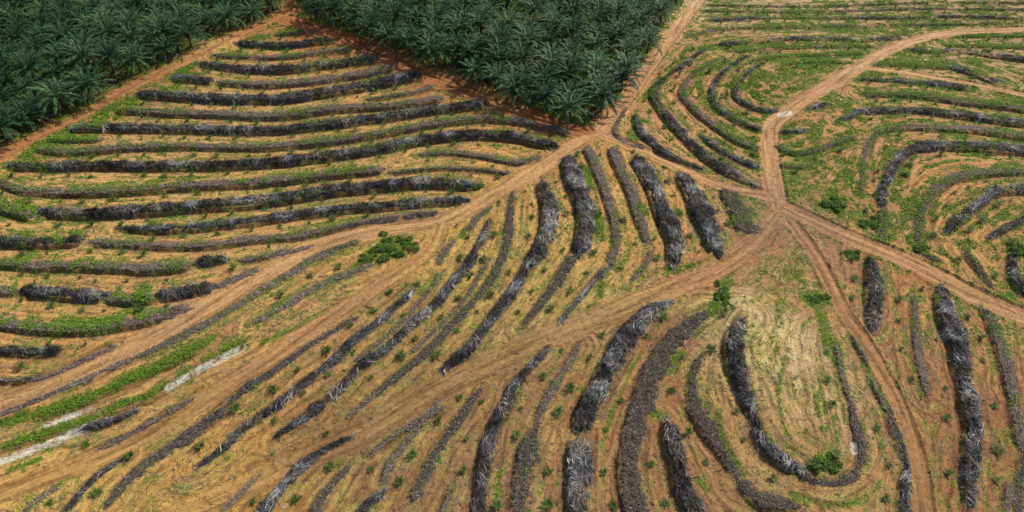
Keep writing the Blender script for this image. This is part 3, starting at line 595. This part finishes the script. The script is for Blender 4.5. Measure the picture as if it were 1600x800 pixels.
for ip, p in enumerate(PILES):
    if p['kind'] == 'E': continue                              # an earth bank under weeds: part of the terrain
    q = p['arc']; Lt = q[-1]; kind = p['kind']; mid = p['line'][len(p['line'])//2]
    far = math.hypot(mid[0], mid[1])
    c = Vector((mid[0], mid[1], float(terr(mid[0], mid[1])))); off = np.array(c)
    nm, cat, word = {'F': ('frond_windrow', 'frond pile', 'grey windrow of dead palm fronds'), 'B': ('brush_bank', 'brush bank', 'brown bank of matted dead brush'),
                     'D': ('dark_brush_bank', 'brush bank', 'dark smooth bank of matted brush')}[kind]
    if p['g'] >= .75: word = {'F': 'weedy grey windrow of palm fronds', 'B': 'weed-covered brown brush bank', 'D': 'weedy dark brush bank'}[kind]
    size = 'long ' if Lt > 60 else ('short ' if Lt < 16 else '')
    lab = f"{size}{word}, {ordw(p['ord'])} pile from {p['dirw']} {REGW[p['reg']]}"; grp = 'piles of dead fronds and brush along the terraces'
    nl = max(8, int(Lt/.3)); nc = 23
    l = np.linspace(-.6, Lt+.6, nl); ac = np.linspace(-1.5, 1.35, nc); Lg, Ag = np.meshgrid(l, ac, indexing='ij')
    X, Y, Z = surf(p, Lg, Ag, ip)
    V = np.stack([X, Y, Z], -1).reshape(-1, 3)-off; Id = np.arange(nl*nc).reshape(nl, nc)
    Qd = np.stack([Id[:-1, :-1], Id[1:, :-1], Id[1:, 1:], Id[:-1, 1:]], -1).reshape(-1, 4)
    if p['side'] < 0: Qd = Qd
    if kind == 'F':
        root = tag(empty(nm, c), lab, cat, grp); mesh_obj('heap', V, Qd, M_FMOUND, root, smooth=True)
    HV, HQ = V, Qd
    area = float(np.sum(np.diff(q)*2*p['line'][1:, 2])); r = np.random.default_rng(100+ip)
    if kind == 'F':
        n = int(np.clip(area*(26 if far < 170 else 14), 150, 12000)); k = 5
        l0 = np.clip(r.uniform(-.02, 1.02, n*2), 0, 1)*Lt; l0 = l0[r.random(n*2) < (.3+.7*sstep(.36, .52, fnoise(l0, l0*0+ip*5.3, 6, 85)))][:n]; n = len(l0); a0 = np.clip(r.normal(-.08, .72, n), -2.0, 1.3)
        lu = surf(p, l0, a0, ip, True)[3]; kp = r.random(n) < .05+.95*lu; l0, a0 = l0[kp], a0[kp]; n = len(l0)
        th = (fnoise(l0, a0*1.3+ip*9, 3.0, 81)-.5)*(4.2 if p['reg'] == 'left' else 5.6) + r.normal(0, .6 if p['reg'] == 'left' else .42, n); Ls = r.uniform(.8, 3.3, n)*(.8+.3*(far > 170))
        bend = r.normal(0, .28, n); tt = np.linspace(-.5, .5, k)[None, :]
        ang = th[:, None]+bend[:, None]*tt*2
        w = np.interp(l0, q, p['line'][:, 2])[:, None]
        chip = r.random(n) < .14; Ls = np.where(chip, Ls*.35, Ls)
        la = l0[:, None]+np.cos(ang)*tt*Ls[:, None]; aa = a0[:, None]+np.sin(ang)*tt*Ls[:, None]/w
        aa = np.clip(aa, -2.3, 1.45)
        X, Y, Z = surf(p, la, aa, ip); lift = np.abs(r.normal(.05, .2, n))[:, None]*(1-np.abs(tt)*.9)+np.abs(r.normal(0, .38, n))[:, None]*(tt+.5)**2
        Z = np.maximum(Z, terr(X, Y)); C_ = np.stack([X, Y, Z+.04+lift], -1)-off
        d = C_[:, -1]-C_[:, 0]; sd_ = np.stack([-d[:, 1], d[:, 0], np.zeros(n)], 1); sd_ /= np.linalg.norm(sd_, axis=1)[:, None]+1e-9
        tl = r.normal(0, .6, n); sd_ = sd_*np.cos(tl)[:, None]; sd_[:, 2] = np.sin(tl)
        taper = np.array([1, 1, .85, .6, .25])[None]
        pass
        wid = np.where(chip, r.uniform(.07, .17, n), r.uniform(.015, .06, n)**1.0)[:, None]*taper
        V, Qd = ribbons(C_, None, wid, sd_); cl = fnoise(l0, a0*1.1+ip*7, 2.6, 83); tone = np.clip(.17+1.8*(cl-.38)*r.uniform(.2, 1.7, n)+r.normal(0, .22, n)-.1*chip, 0, 1)
        mesh_obj('dead_fronds', V, Qd, M_FROND, root, attrs={'tone': ('FLOAT', np.repeat(tone, 2*k))})
    else:
        n = int(np.clip(area*(34 if far < 170 else 18), 150, 12000)); k = 3
        l0 = r.random(n)*Lt; a0 = np.clip(r.normal(-.04, .72, n), -1.9, 1.3)
        lu = surf(p, l0, a0, ip, True)[3]; kp = r.random(n) < .10+.9*lu; l0, a0 = l0[kp], a0[kp]; n = len(l0)
        X, Y, Z = surf(p, l0, a0, ip); Z = np.maximum(Z, terr(X, Y)); th = r.uniform(0, 6.283, n); up = np.abs(r.normal(.3, .35, n)); hl = r.uniform(.25, .75, n)*(1 if kind == 'B' else 1.1)
        d = np.stack([np.cos(th)*np.cos(up), np.sin(th)*np.cos(up), np.sin(up)], 1)*hl[:, None]
        b0 = np.stack([X, Y, Z-.03], 1)-off; C_ = np.stack([b0, b0+d*.55+[0, 0, .03], b0+d*1.0-np.array([0, 0, .08])], 1)
        sd_ = np.stack([-np.sin(th), np.cos(th), r.normal(0, .4, n)], 1)
        V, Qd = ribbons(C_, None, r.uniform(.02, .06, n)[:, None]*np.array([1, .9, .3])[None], sd_)
        o = mesh_obj(nm, np.vstack([HV, V]), np.vstack([HQ, Qd+len(HV)]), M_BMOUND if kind == 'B' else M_DMOUND)
        o.data.materials.append(M_BRUSH if kind == 'B' else M_DBRUSH); mi = np.zeros(len(HQ)+len(Qd), np.int32); mi[len(HQ):] = 1; o.data.polygons.foreach_set('material_index', mi)
        o.data.polygons.foreach_set('use_smooth', mi == 0); o.location = c; tag(o, lab, cat, grp)

# ------------------------------------------------------------------ mature oil palms
def palm_crown(seed, nfr=36, nl=24, two=True, Lr=(5.6, 7.6), el=(87, 0)):
    r = np.random.default_rng(seed); Vs, Qs = [], []; base = 0
    for i in range(nfr):
        f = (i+.5)/nfr; az = i*2.39996+r.normal(0, .12); e0 = math.radians(el[0]+(el[1]-el[0])*f**.85+r.normal(0, 5)); Ln = r.uniform(*Lr)*(.72+.28*min(1, f*2.2))
        dr = math.radians(r.uniform(36, 70))*(.8+.3*math.cos(max(e0, 0)))
        ns = 14; s = np.linspace(0, 1, ns); e = e0-dr*s**1.5; ds = Ln/(ns-1)
        rr = np.r_[0, np.cumsum(np.cos(e[:-1])*ds)]+.25; zz = np.r_[0, np.cumsum(np.sin(e[:-1])*ds)]
        twist = r.normal(0, .16); aa = az+twist*s
        Pn = np.stack([np.cos(aa)*rr, np.sin(aa)*rr, zz], 1)
        side = np.array([-math.sin(az), math.cos(az), 0.])
        V, Qd = ribbons(Pn[None], None, np.linspace(.075, .015, ns)[None], side[None]); Vs.append(V); Qs.append(Qd+base); base += len(V)
        sl = np.linspace(.13, .985, nl)+r.normal(0, .006, nl)
        pb = np.stack([np.interp(sl, s, Pn[:, k]) for k in range(3)], 1)
        tg = np.stack([np.gradient(Pn[:, k], s) for k in range(3)], 1); tg /= np.linalg.norm(tg, axis=1)[:, None]
        tb = np.stack([np.interp(sl, s, tg[:, k]) for k in range(3)], 1)
        ll = (.84*np.sin(np.pi*(.12+.80*sl))**.7)*r.uniform(.85, 1.1, nl)
        for sg in (-1, 1):
            d = sg*side[None]*.74+tb*.66+np.stack([np.zeros(nl)]*2+[r.normal(.22, .2, nl)], 1); d /= np.linalg.norm(d, axis=1)[:, None]
            wd = np.cross(d, [0, 0, 1.]); wd /= np.linalg.norm(wd, axis=1)[:, None]+1e-9; wd = wd+np.array([0, 0, 1])*r.normal(0, .25, nl)[:, None]
            if two:
                C_ = np.stack([pb, pb+d*ll[:, None]*.55+[0, 0, -.06], pb+d*ll[:, None]*.95-np.stack([np.zeros(nl)]*2+[ll*.28], 1)], 1)
                hwid = np.array([.075, .10, .02])[None]*np.ones((nl, 1))
            else:
                C_ = np.stack([pb, pb+d*ll[:, None]*.9-np.stack([np.zeros(nl)]*2+[ll*.25], 1)], 1); hwid = np.array([.11, .05])[None]*np.ones((nl, 1))
            V, Qd = ribbons(C_, None, hwid, wd); Vs.append(V); Qs.append(Qd+base); base += len(V)
    return np.vstack(Vs), np.vstack(Qs)
def trunk_geo(h, r0=.42, r1=.34, seg=9):
    zs = np.array([-.4, .25, h*.35, h*.7, h, h+.5]); rs = np.array([r0*1.35, r0*1.1, r0, r0*.95, r1*1.35, r1*.6]); a = np.arange(seg)/seg*2*np.pi
    V = np.stack([np.cos(a)[None]*rs[:, None], np.sin(a)[None]*rs[:, None], np.repeat(zs[:, None], seg, 1)], -1).reshape(-1, 3); Qd = []
    for i in range(len(zs)-1):
        for j in range(seg): Qd.append((i*seg+j, i*seg+(j+1) % seg, (i+1)*seg+(j+1) % seg, (i+1)*seg+j))
    return V, np.array(Qd)
TH = 3.6
CROWNS = []
for v in range(6):
    V, Qd = palm_crown(200+v); V = V+[0, 0, TH]; CROWNS.append(mesh_obj('crown', V, Qd, M_PALM, data_only=True))
LOWC = []
for v in range(4): LOWC.append(palm_crown(300+v, 33, 17, False))
V, Qd = trunk_geo(TH); TRUNK = mesh_obj('trunk', V, Qd, M_TRUNK, smooth=True, data_only=True)
DRY = []
for v in range(3):
    V, Qd = palm_crown(400+v, 7, 14, True, (4.2, 5.6), (-8, -40)); DRY.append(mesh_obj('ageing_fronds', V+[0, 0, TH-.1], Qd, M_DRY, data_only=True))

TREES = []
for nm, poly, e0, e1 in FORESTS:
    wp = wpoly(poly); (ax, ay), (bx, by) = wpoly([e0, e1]); ux, uy = bx-ax, by-ay; l = math.hypot(ux, uy); ux /= l; uy /= l; nx_, ny_ = -uy, ux
    if nx_*0+ny_*1 < 0: nx_, ny_ = -nx_, -ny_
    r = np.random.default_rng(55)
    for row in range(-8, 44):
        for c in range(-66, 76):
            s = c*8.2+(4.1 if row % 2 else 0)+r.normal(0, .7); t = row*7.1+1.0+r.normal(0, .65)
            x, y = ax+ux*s+nx_*t, ay+uy*s+ny_*t
            if not inpoly(np.array([x]), np.array([y]), wp)[0]: continue
            z = float(base_h(x, y)); px, py = project(x, y, z+7)
            if px < -190 or px > 1700 or py < -75: continue
            TREES.append(dict(f=nm, row=row, s=s, x=x, y=y, d=math.hypot(x, y, H), vis=(-30 < px < 1630 and py > -25), px=px, py=py))
vis = sorted([t for t in TREES if t['vis']], key=lambda t: t['d']); SEL = vis[:296]
selid = {id(t) for t in SEL}
rows = {}
for t in TREES:
    if t['vis']: rows.setdefault((t['f'], t['row']), []).append(t)
rank = {}
for nm, *_ in FORESTS:
    for i, k in enumerate(sorted({k[1] for k in rows if k[0] == nm})): rank[(nm, k)] = i+1
proto = None; r = np.random.default_rng(77)
for (nm, row), ts in sorted(rows.items()):
    ts.sort(key=lambda t: t['px'])
    for i, t in enumerate(ts): t['lab'] = f"mature oil palm, {ordw(i+1)} from the left in the {'front' if rank[(nm,row)]==1 else ordw(rank[(nm,row)])} row of the {nm}"
for i, t in enumerate(SEL):
    z = float(terr(t['x'], t['y'])); sc = r.uniform(.70, 1.08)
    root = empty('oil_palm', (t['x'], t['y'], z)); root.rotation_euler = (r.normal(0, .04), r.normal(0, .04), r.uniform(0, 6.28)); root.scale = (sc, sc, sc*r.uniform(.9, 1.3))
    tag(root, t['lab'], 'palm tree', 'mature oil palms of the standing plantation')
    cr = bpy.data.objects.new('crown', CROWNS[i % 6]); tk = bpy.data.objects.new('trunk', TRUNK)
    kids = [cr, tk]
    if rank[(t['f'], t['row'])] <= 2 or i % 4 == 0: kids.append(bpy.data.objects.new('ageing_fronds', DRY[i % 3]))
    for k in kids: COL.objects.link(k); k.parent = root
Vs, Qs, b = [], [], 0
for i, t in enumerate([t for t in TREES if id(t) not in selid]):
    V, Qd = LOWC[i % 4]; a = r.uniform(0, 6.28); sc = r.uniform(.86, 1.14); ca, sa = math.cos(a)*sc, math.sin(a)*sc
    Tz, Tq = trunk_geo(TH)
    for v_, q_, dz in ((V, Qd, TH), (Tz, Tq, 0)):
        vv = np.stack([v_[:, 0]*ca-v_[:, 1]*sa+t['x'], v_[:, 0]*sa+v_[:, 1]*ca+t['y'], (v_[:, 2]+dz)*sc+float(base_h(t['x'], t['y']))], 1)
        Vs.append(vv); Qs.append(q_+b); b += len(vv)
tag(mesh_obj('distant_palm_forest', np.vstack(Vs), np.vstack(Qs), M_PALM), 'dense dark green oil palm forest filling the far rows at the top', 'palm forest', kind='stuff')
print('palms total', len(TREES), 'visible', len(vis))

# ------------------------------------------------------------------ young palms along the benches
def young_geo(seed):
    V, Qd = palm_crown(seed, 15, 8, True, (1.0, 1.55), (80, 18)); return V*np.array([1, 1, 1.0])
def young_crown(seed, simple=False):
    r = np.random.default_rng(seed); Vs, Qs = [], []; b = 0
    for i in range(9 if simple else 14):
        az = i*2.4+r.normal(0, .2); e0 = math.radians(r.uniform(28, 80)); Ln = r.uniform(.9, 1.55); s = np.linspace(0, 1, 6); e = e0-math.radians(60)*s**1.4
        rr = np.r_[0, np.cumsum(np.cos(e[:-1]))]*Ln/5; zz = np.r_[0, np.cumsum(np.sin(e[:-1]))]*Ln/5
        Pn = np.stack([math.cos(az)*rr, math.sin(az)*rr, zz+.08], 1); side = np.array([-math.sin(az), math.cos(az), 0.])
        if simple:
            V, Qd = ribbons(Pn[None], None, np.array([[.03, .10, .17, .17, .12, .03]]), side[None]); Vs.append(V); Qs.append(Qd+b); b += len(V); continue
        V, Qd = ribbons(Pn[None], None, np.linspace(.03, .01, 6)[None], side[None]); Vs.append(V); Qs.append(Qd+b); b += len(V)
        nl = 9; sl = np.linspace(.25, .98, nl); pb = np.stack([np.interp(sl, s, Pn[:, k]) for k in range(3)], 1); ll = .42*np.sin(np.pi*(.2+.7*sl))
        fw = (Pn[-1]-Pn[0]); fw /= np.linalg.norm(fw)
        for sg in (-1, 1):
            d = sg*side*.75+fw*.65; C_ = np.stack([pb, pb+d*ll[:, None]-np.stack([0*ll, 0*ll, ll*.2], 1)], 1); wd = np.tile(np.cross(d, [0, 0, 1.]), (nl, 1))
            V, Qd = ribbons(C_, None, np.array([[.045, .015]])*np.ones((nl, 1)), wd); Vs.append(V); Qs.append(Qd+b); b += len(V)
    return np.vstack(Vs), np.vstack(Qs)
YM = []
for v in range(6):
    V, Qd = young_crown(500+v); YM.append(mesh_obj('young_palm', V, Qd, M_YOUNG, data_only=True))
YS = [young_crown(520+v, True) for v in range(4)]
placed = []; YP = []
r = np.random.default_rng(91)
for p in PILES:
    q = p['arc']; Lt = q[-1]
    if Lt < 9 or p['kind'] == 'E': continue
    l = np.arange(r.uniform(1.5, 4), Lt-1, 6.4); l = np.clip(l+r.normal(0, .7, len(l)), 0, Lt)
    x, y, w, h, tx, ty = frame_at(p, l); o = w+np.where(w > 0, r.normal(2.4, .45, len(l)), 0); s = p['side']
    x = x-ty*s*o; y = y+tx*s*o; seq = []
    for xx, yy in zip(x, y):
        if gsample(RM, xx, yy) > .25 or gsample(SD, xx, yy) < gsample(SH, xx, yy)+.5 or r.random() < .08: continue
        if any((xx-a)**2+(yy-b_)**2 < 16 for a, b_ in placed): continue
        z = float(terr(xx, yy)); px, py = project(xx, yy, z)
        if not (-10 < px < 1610 and -10 < py < 812): continue
        placed.append((xx, yy)); seq.append(dict(x=xx, y=yy, z=z, px=px, py=py, d=math.hypot(xx, yy, H-z)))
    if not seq: continue
    horiz = np.ptp([t['px'] for t in seq]) > np.ptp([t['py'] for t in seq]) if len(seq) > 1 else AXIS[p['reg']]
    seq.sort(key=lambda t: t['px' if horiz else 'py'])
    base = {'F': 'frond windrow', 'B': 'brush bank', 'D': 'dark brush bank'}[p['kind']]
    short = {'left': 'of the left field', 'gully': 'by the lower left gully', 'fan': 'of the middle fan', 'front': 'of the foreground', 'arcs': 'beside the forest road', 'rows': 'of top right rows', 'crossroad': 'between branching roads', 'right': 'of the right knoll'}[p['reg']]
    for i, t in enumerate(seq):
        if len(seq) == 1: t['lab'] = f"lone young palm beside {base} {short}, {ordw(p['ord'])} pile from {p['dirw']}"
        else: t['lab'] = f"young palm, {ordw(i+1)} from {'left' if horiz else 'top'} at {ordw(p['ord'])} pile from {p['dirw']} {short}"
        YP.append(t)
YP.sort(key=lambda t: t['d'])
for i, t in enumerate(YP[:296]):
    o = bpy.data.objects.new('young_palm', YM[i % 6]); COL.objects.link(o); sc = r.uniform(.45, 1.05)
    o.location = (t['x'], t['y'], t['z']-.03); o.rotation_euler = (r.normal(0, .08), r.normal(0, .08), r.uniform(0, 6.28)); o.scale = (sc, sc, sc*1.1)
    tag(o, t['lab'], 'young palm', 'young oil palms planted along the terraces')
print('young palms', len(YP))
Vs, Qs, b = [], [], 0
for i, t in enumerate(YP[296:]):
    V, Qd = YS[i % 4]; a = r.uniform(0, 6.28); sc = r.uniform(.7, 1.2); ca, sa = math.cos(a)*sc, math.sin(a)*sc
    Vs.append(np.stack([V[:, 0]*ca-V[:, 1]*sa+t['x'], V[:, 0]*sa+V[:, 1]*ca+t['y'], V[:, 2]*sc*1.1+t['z']], 1)); Qs.append(Qd+b); b += len(V)
if Vs: tag(mesh_obj('distant_young_palms', np.vstack(Vs), np.vstack(Qs), M_YOUNG), 'tiny far young palms dotted along the upper terraces', 'young palms', kind='stuff')

# ------------------------------------------------------------------ bushes
BUSH = [(604,390,4.3,3.2,2.1,'big dense green thicket in the fork of main road and lower track'), (572,404,1.8,1.3,1.0,'small bright bush at lower left of the big roadside thicket'),
 (632,376,1.9,1.5,1.5,'dark bush at the right tip of the roadside thicket'), (1303,322,2.3,2.0,1.6,'dark green rounded bush below the right roads, near the junction'),
 (1360,346,2.2,1.8,1.3,'bright bush just above the road running to right edge'), (1292,724,1.7,1.6,1.2,'round green bush inside the bare loop of the knoll'), (1276,468,2.0,1.1,.8,'low green shrub on top of the bare pale knoll'),
 (1130,462,1.3,2.3,1.0,'tall green weed clump left of the junction track'), (738,291,1.6,1.0,.9,'bright green bush at right end of a left field windrow'), (440,309,1.9,.9,.9,'green bush on a grey windrow in mid left field'),
 (1272,732,.9,.8,.7,'small shrub left of the round bush in the knoll loop'), (1590,390,2.0,1.7,1.0,'green bush at the right edge beside a frond windrow'),
 (1438,388,1.9,1.2,.9,'green bush above the right road at a brown bank foot'), (1325,395,1.9,1.4,.8,'low spreading shrub below the road right of junction'),
 (1540,82,1.2,1.0,1.3,'lone dark bush between the branching roads at right'), (345,349,1.3,.7,.7,'little bush on the grey windrow above the main road')]
def bush_geo(seed, rx, ry, rz):
    r = np.random.default_rng(seed); n = int(1500*max(.5, min(2.2, rx*ry/2)))
    nc = 16; cc = r.normal(0, .55, (nc, 3))*[rx, ry, .2]; ck = r.integers(0, nc, n)
    d = r.normal(0, 1, (n, 3)); d /= np.linalg.norm(d, axis=1)[:, None]; rad = r.uniform(.55, 1.0, n)**.6
    c = cc[ck]+d*rad[:, None]*np.array([rx*.42, ry*.42, rz*.42])*(.5+.5*r.random(nc))[ck][:, None]; c[:, 2] = np.abs(c[:, 2]+rz*.25)
    th = r.uniform(0, 6.28, n); up = r.normal(.35, .5, n); hl = r.uniform(.09, .27, n)
    dv = np.stack([np.cos(th)*np.cos(up), np.sin(th)*np.cos(up), np.sin(up)], 1)*hl[:, None]
    sd_ = np.stack([-np.sin(th), np.cos(th), r.normal(0, .3, n)], 1)
    return ribbons(np.stack([c-dv, c, c+dv-np.array([0, 0, .05])], 1), None, (hl*.42)[:, None]*np.array([.4, 1, .2])[None], sd_)
for i, (bx, by, rx, ry, rz, lab) in enumerate(BUSH):
    x, y = ground_at(float(bx), float(by)); z = float(terr(x, y)); rz = rz*.62; root = empty('bush', (float(x), float(y), z)); tag(root, lab, 'bush', 'bushes among the terraces')
    V, Qd = bush_geo(600+i, rx, ry, rz); mesh_obj('foliage', V, Qd, M_BUSH, root)
    rr_ = np.random.default_rng(i); sv, sq, bb = [], [], 0
    for k in range(7):
        a = k*.9; t_ = np.linspace(0, 1, 4)[:, None]; C_ = np.array([[math.cos(a)*rx*.5, math.sin(a)*ry*.5, rz*.8]])*t_*np.array([[1, 1, 1.]]); V, Qd = ribbons(C_[None], None, np.array([[.05, .04, .03, .015]]), np.array([[-math.sin(a), math.cos(a), 0]]))
        V[:, 2] -= .1; sv.append(V); sq.append(Qd+bb); bb += len(V)
    mesh_obj('stems', np.vstack(sv), np.vstack(sq), M_TWIG, root)

# ------------------------------------------------------------------ ground cover nobody could count
vismask = (px_ > -60) & (px_ < 1660) & (py_ > -30) & (py_ < 840)
PX2 = (F/np.sqrt(GX**2+GY**2+H*H))                                     # pixels per metre
def scatter(dens, seed):
    r = np.random.default_rng(seed); n = r.poisson(np.clip(dens*vismask*ST*ST, 0, 50)); ii, jj = np.nonzero(n); k = n[ii, jj]
    ii = np.repeat(ii, k); jj = np.repeat(jj, k); m = len(ii)
    return gx[ii]+r.random(m)*ST, gy[jj]+r.random(m)*ST, r
def pile_lift(x, y):
    a = gsample(SS, x, y)/gsample(SH, x, y); return np.where(np.abs(a) < .95, .55*np.clip(gsample(SH, x, y)/1.7, .4, 1)*(1-np.abs(a)**2.4)*gsample(SF, x, y), 0)
x, y, r = scatter(24*GD**1.1*(1-.7*FLOOR), 11); n = len(x); print('weeds', n)
z = terr(x, y)+pile_lift(x, y)
Vs, Qs, b = [], [], 0
for k in range(5):
    th = r.uniform(0, 6.28, n); up = r.normal(.35, .35, n); hl = r.uniform(.09, .27, n)*(.6+.9*fnoise(x, y, 5, 95))*np.clip(gsample(PX2, x, y)**-1*8.5, .75, 1.5)
    d = np.stack([np.cos(th)*np.cos(up), np.sin(th)*np.cos(up), np.sin(up)], 1)*hl[:, None]; b0 = np.stack([x, y, z], 1)
    C_ = np.stack([b0, b0+d*.6, b0+d-np.stack([0*x, 0*x, hl*.2], 1)], 1); sd_ = np.stack([-np.sin(th), np.cos(th), r.normal(0, .2, n)], 1)
    V, Qd = ribbons(C_, None, (hl*r.uniform(.18, .36, n))[:, None]*np.array([.35, 1, .12])[None], sd_); Vs.append(V); Qs.append(Qd+b); b += len(V)
tag(mesh_obj('weeds', np.vstack(Vs), np.vstack(Qs), M_WEED), 'bright green weeds and creeping cover over benches and banks', 'weeds', kind='stuff')
x, y, r = scatter((.9+4*sstep(.45, .7, NST*.5+N2*.5))*(1-RM)*(1-.6*fg_)*(SD > SH*.9), 12); n = len(x); z = terr(x, y); print('straw', n)
th = r.uniform(0, 6.28, n); up = np.abs(r.normal(.5, .4, n)); hl = r.uniform(.12, .4, n)
d = np.stack([np.cos(th)*np.cos(up), np.sin(th)*np.cos(up), np.sin(up)], 1)*hl[:, None]; b0 = np.stack([x, y, z], 1)
V, Qd = ribbons(np.stack([b0, b0+d*.6, b0+d-[0, 0, .04]], 1), None, r.uniform(.02, .06, n)[:, None]*np.array([1, .9, .2])[None], np.stack([-np.sin(th), np.cos(th), 0*th], 1))
tag(mesh_obj('dry_grass', V, Qd, M_STRAW), 'sparse straw coloured dry grass over the sandy benches', 'dry grass', kind='stuff')
x, y, r = scatter((.6+2.2*sstep(.5, .75, fnoise(GX, GY, 9, 97))+1.2*(SD < SH+2)*SF)*(1-.85*RM), 13); n = len(x); z = terr(x, y); print('twigs', n)
th = r.uniform(0, 6.28, n); hl = r.uniform(.15, .8, n)**1.3; d = np.stack([np.cos(th), np.sin(th), r.normal(0, .08, n)], 1)*hl[:, None]; b0 = np.stack([x, y, z+.03], 1)
V, Qd = ribbons(np.stack([b0-d, b0+[0, 0, .04], b0+d], 1), None, r.uniform(.015, .05, n)[:, None]*np.array([.8, 1, .4])[None], np.stack([-np.sin(th), np.cos(th), r.normal(0, .3, n)], 1))
tag(mesh_obj('twig_litter', V, Qd, M_TWIG), 'scattered dry twigs and frond scraps over the soil', 'litter', kind='stuff')
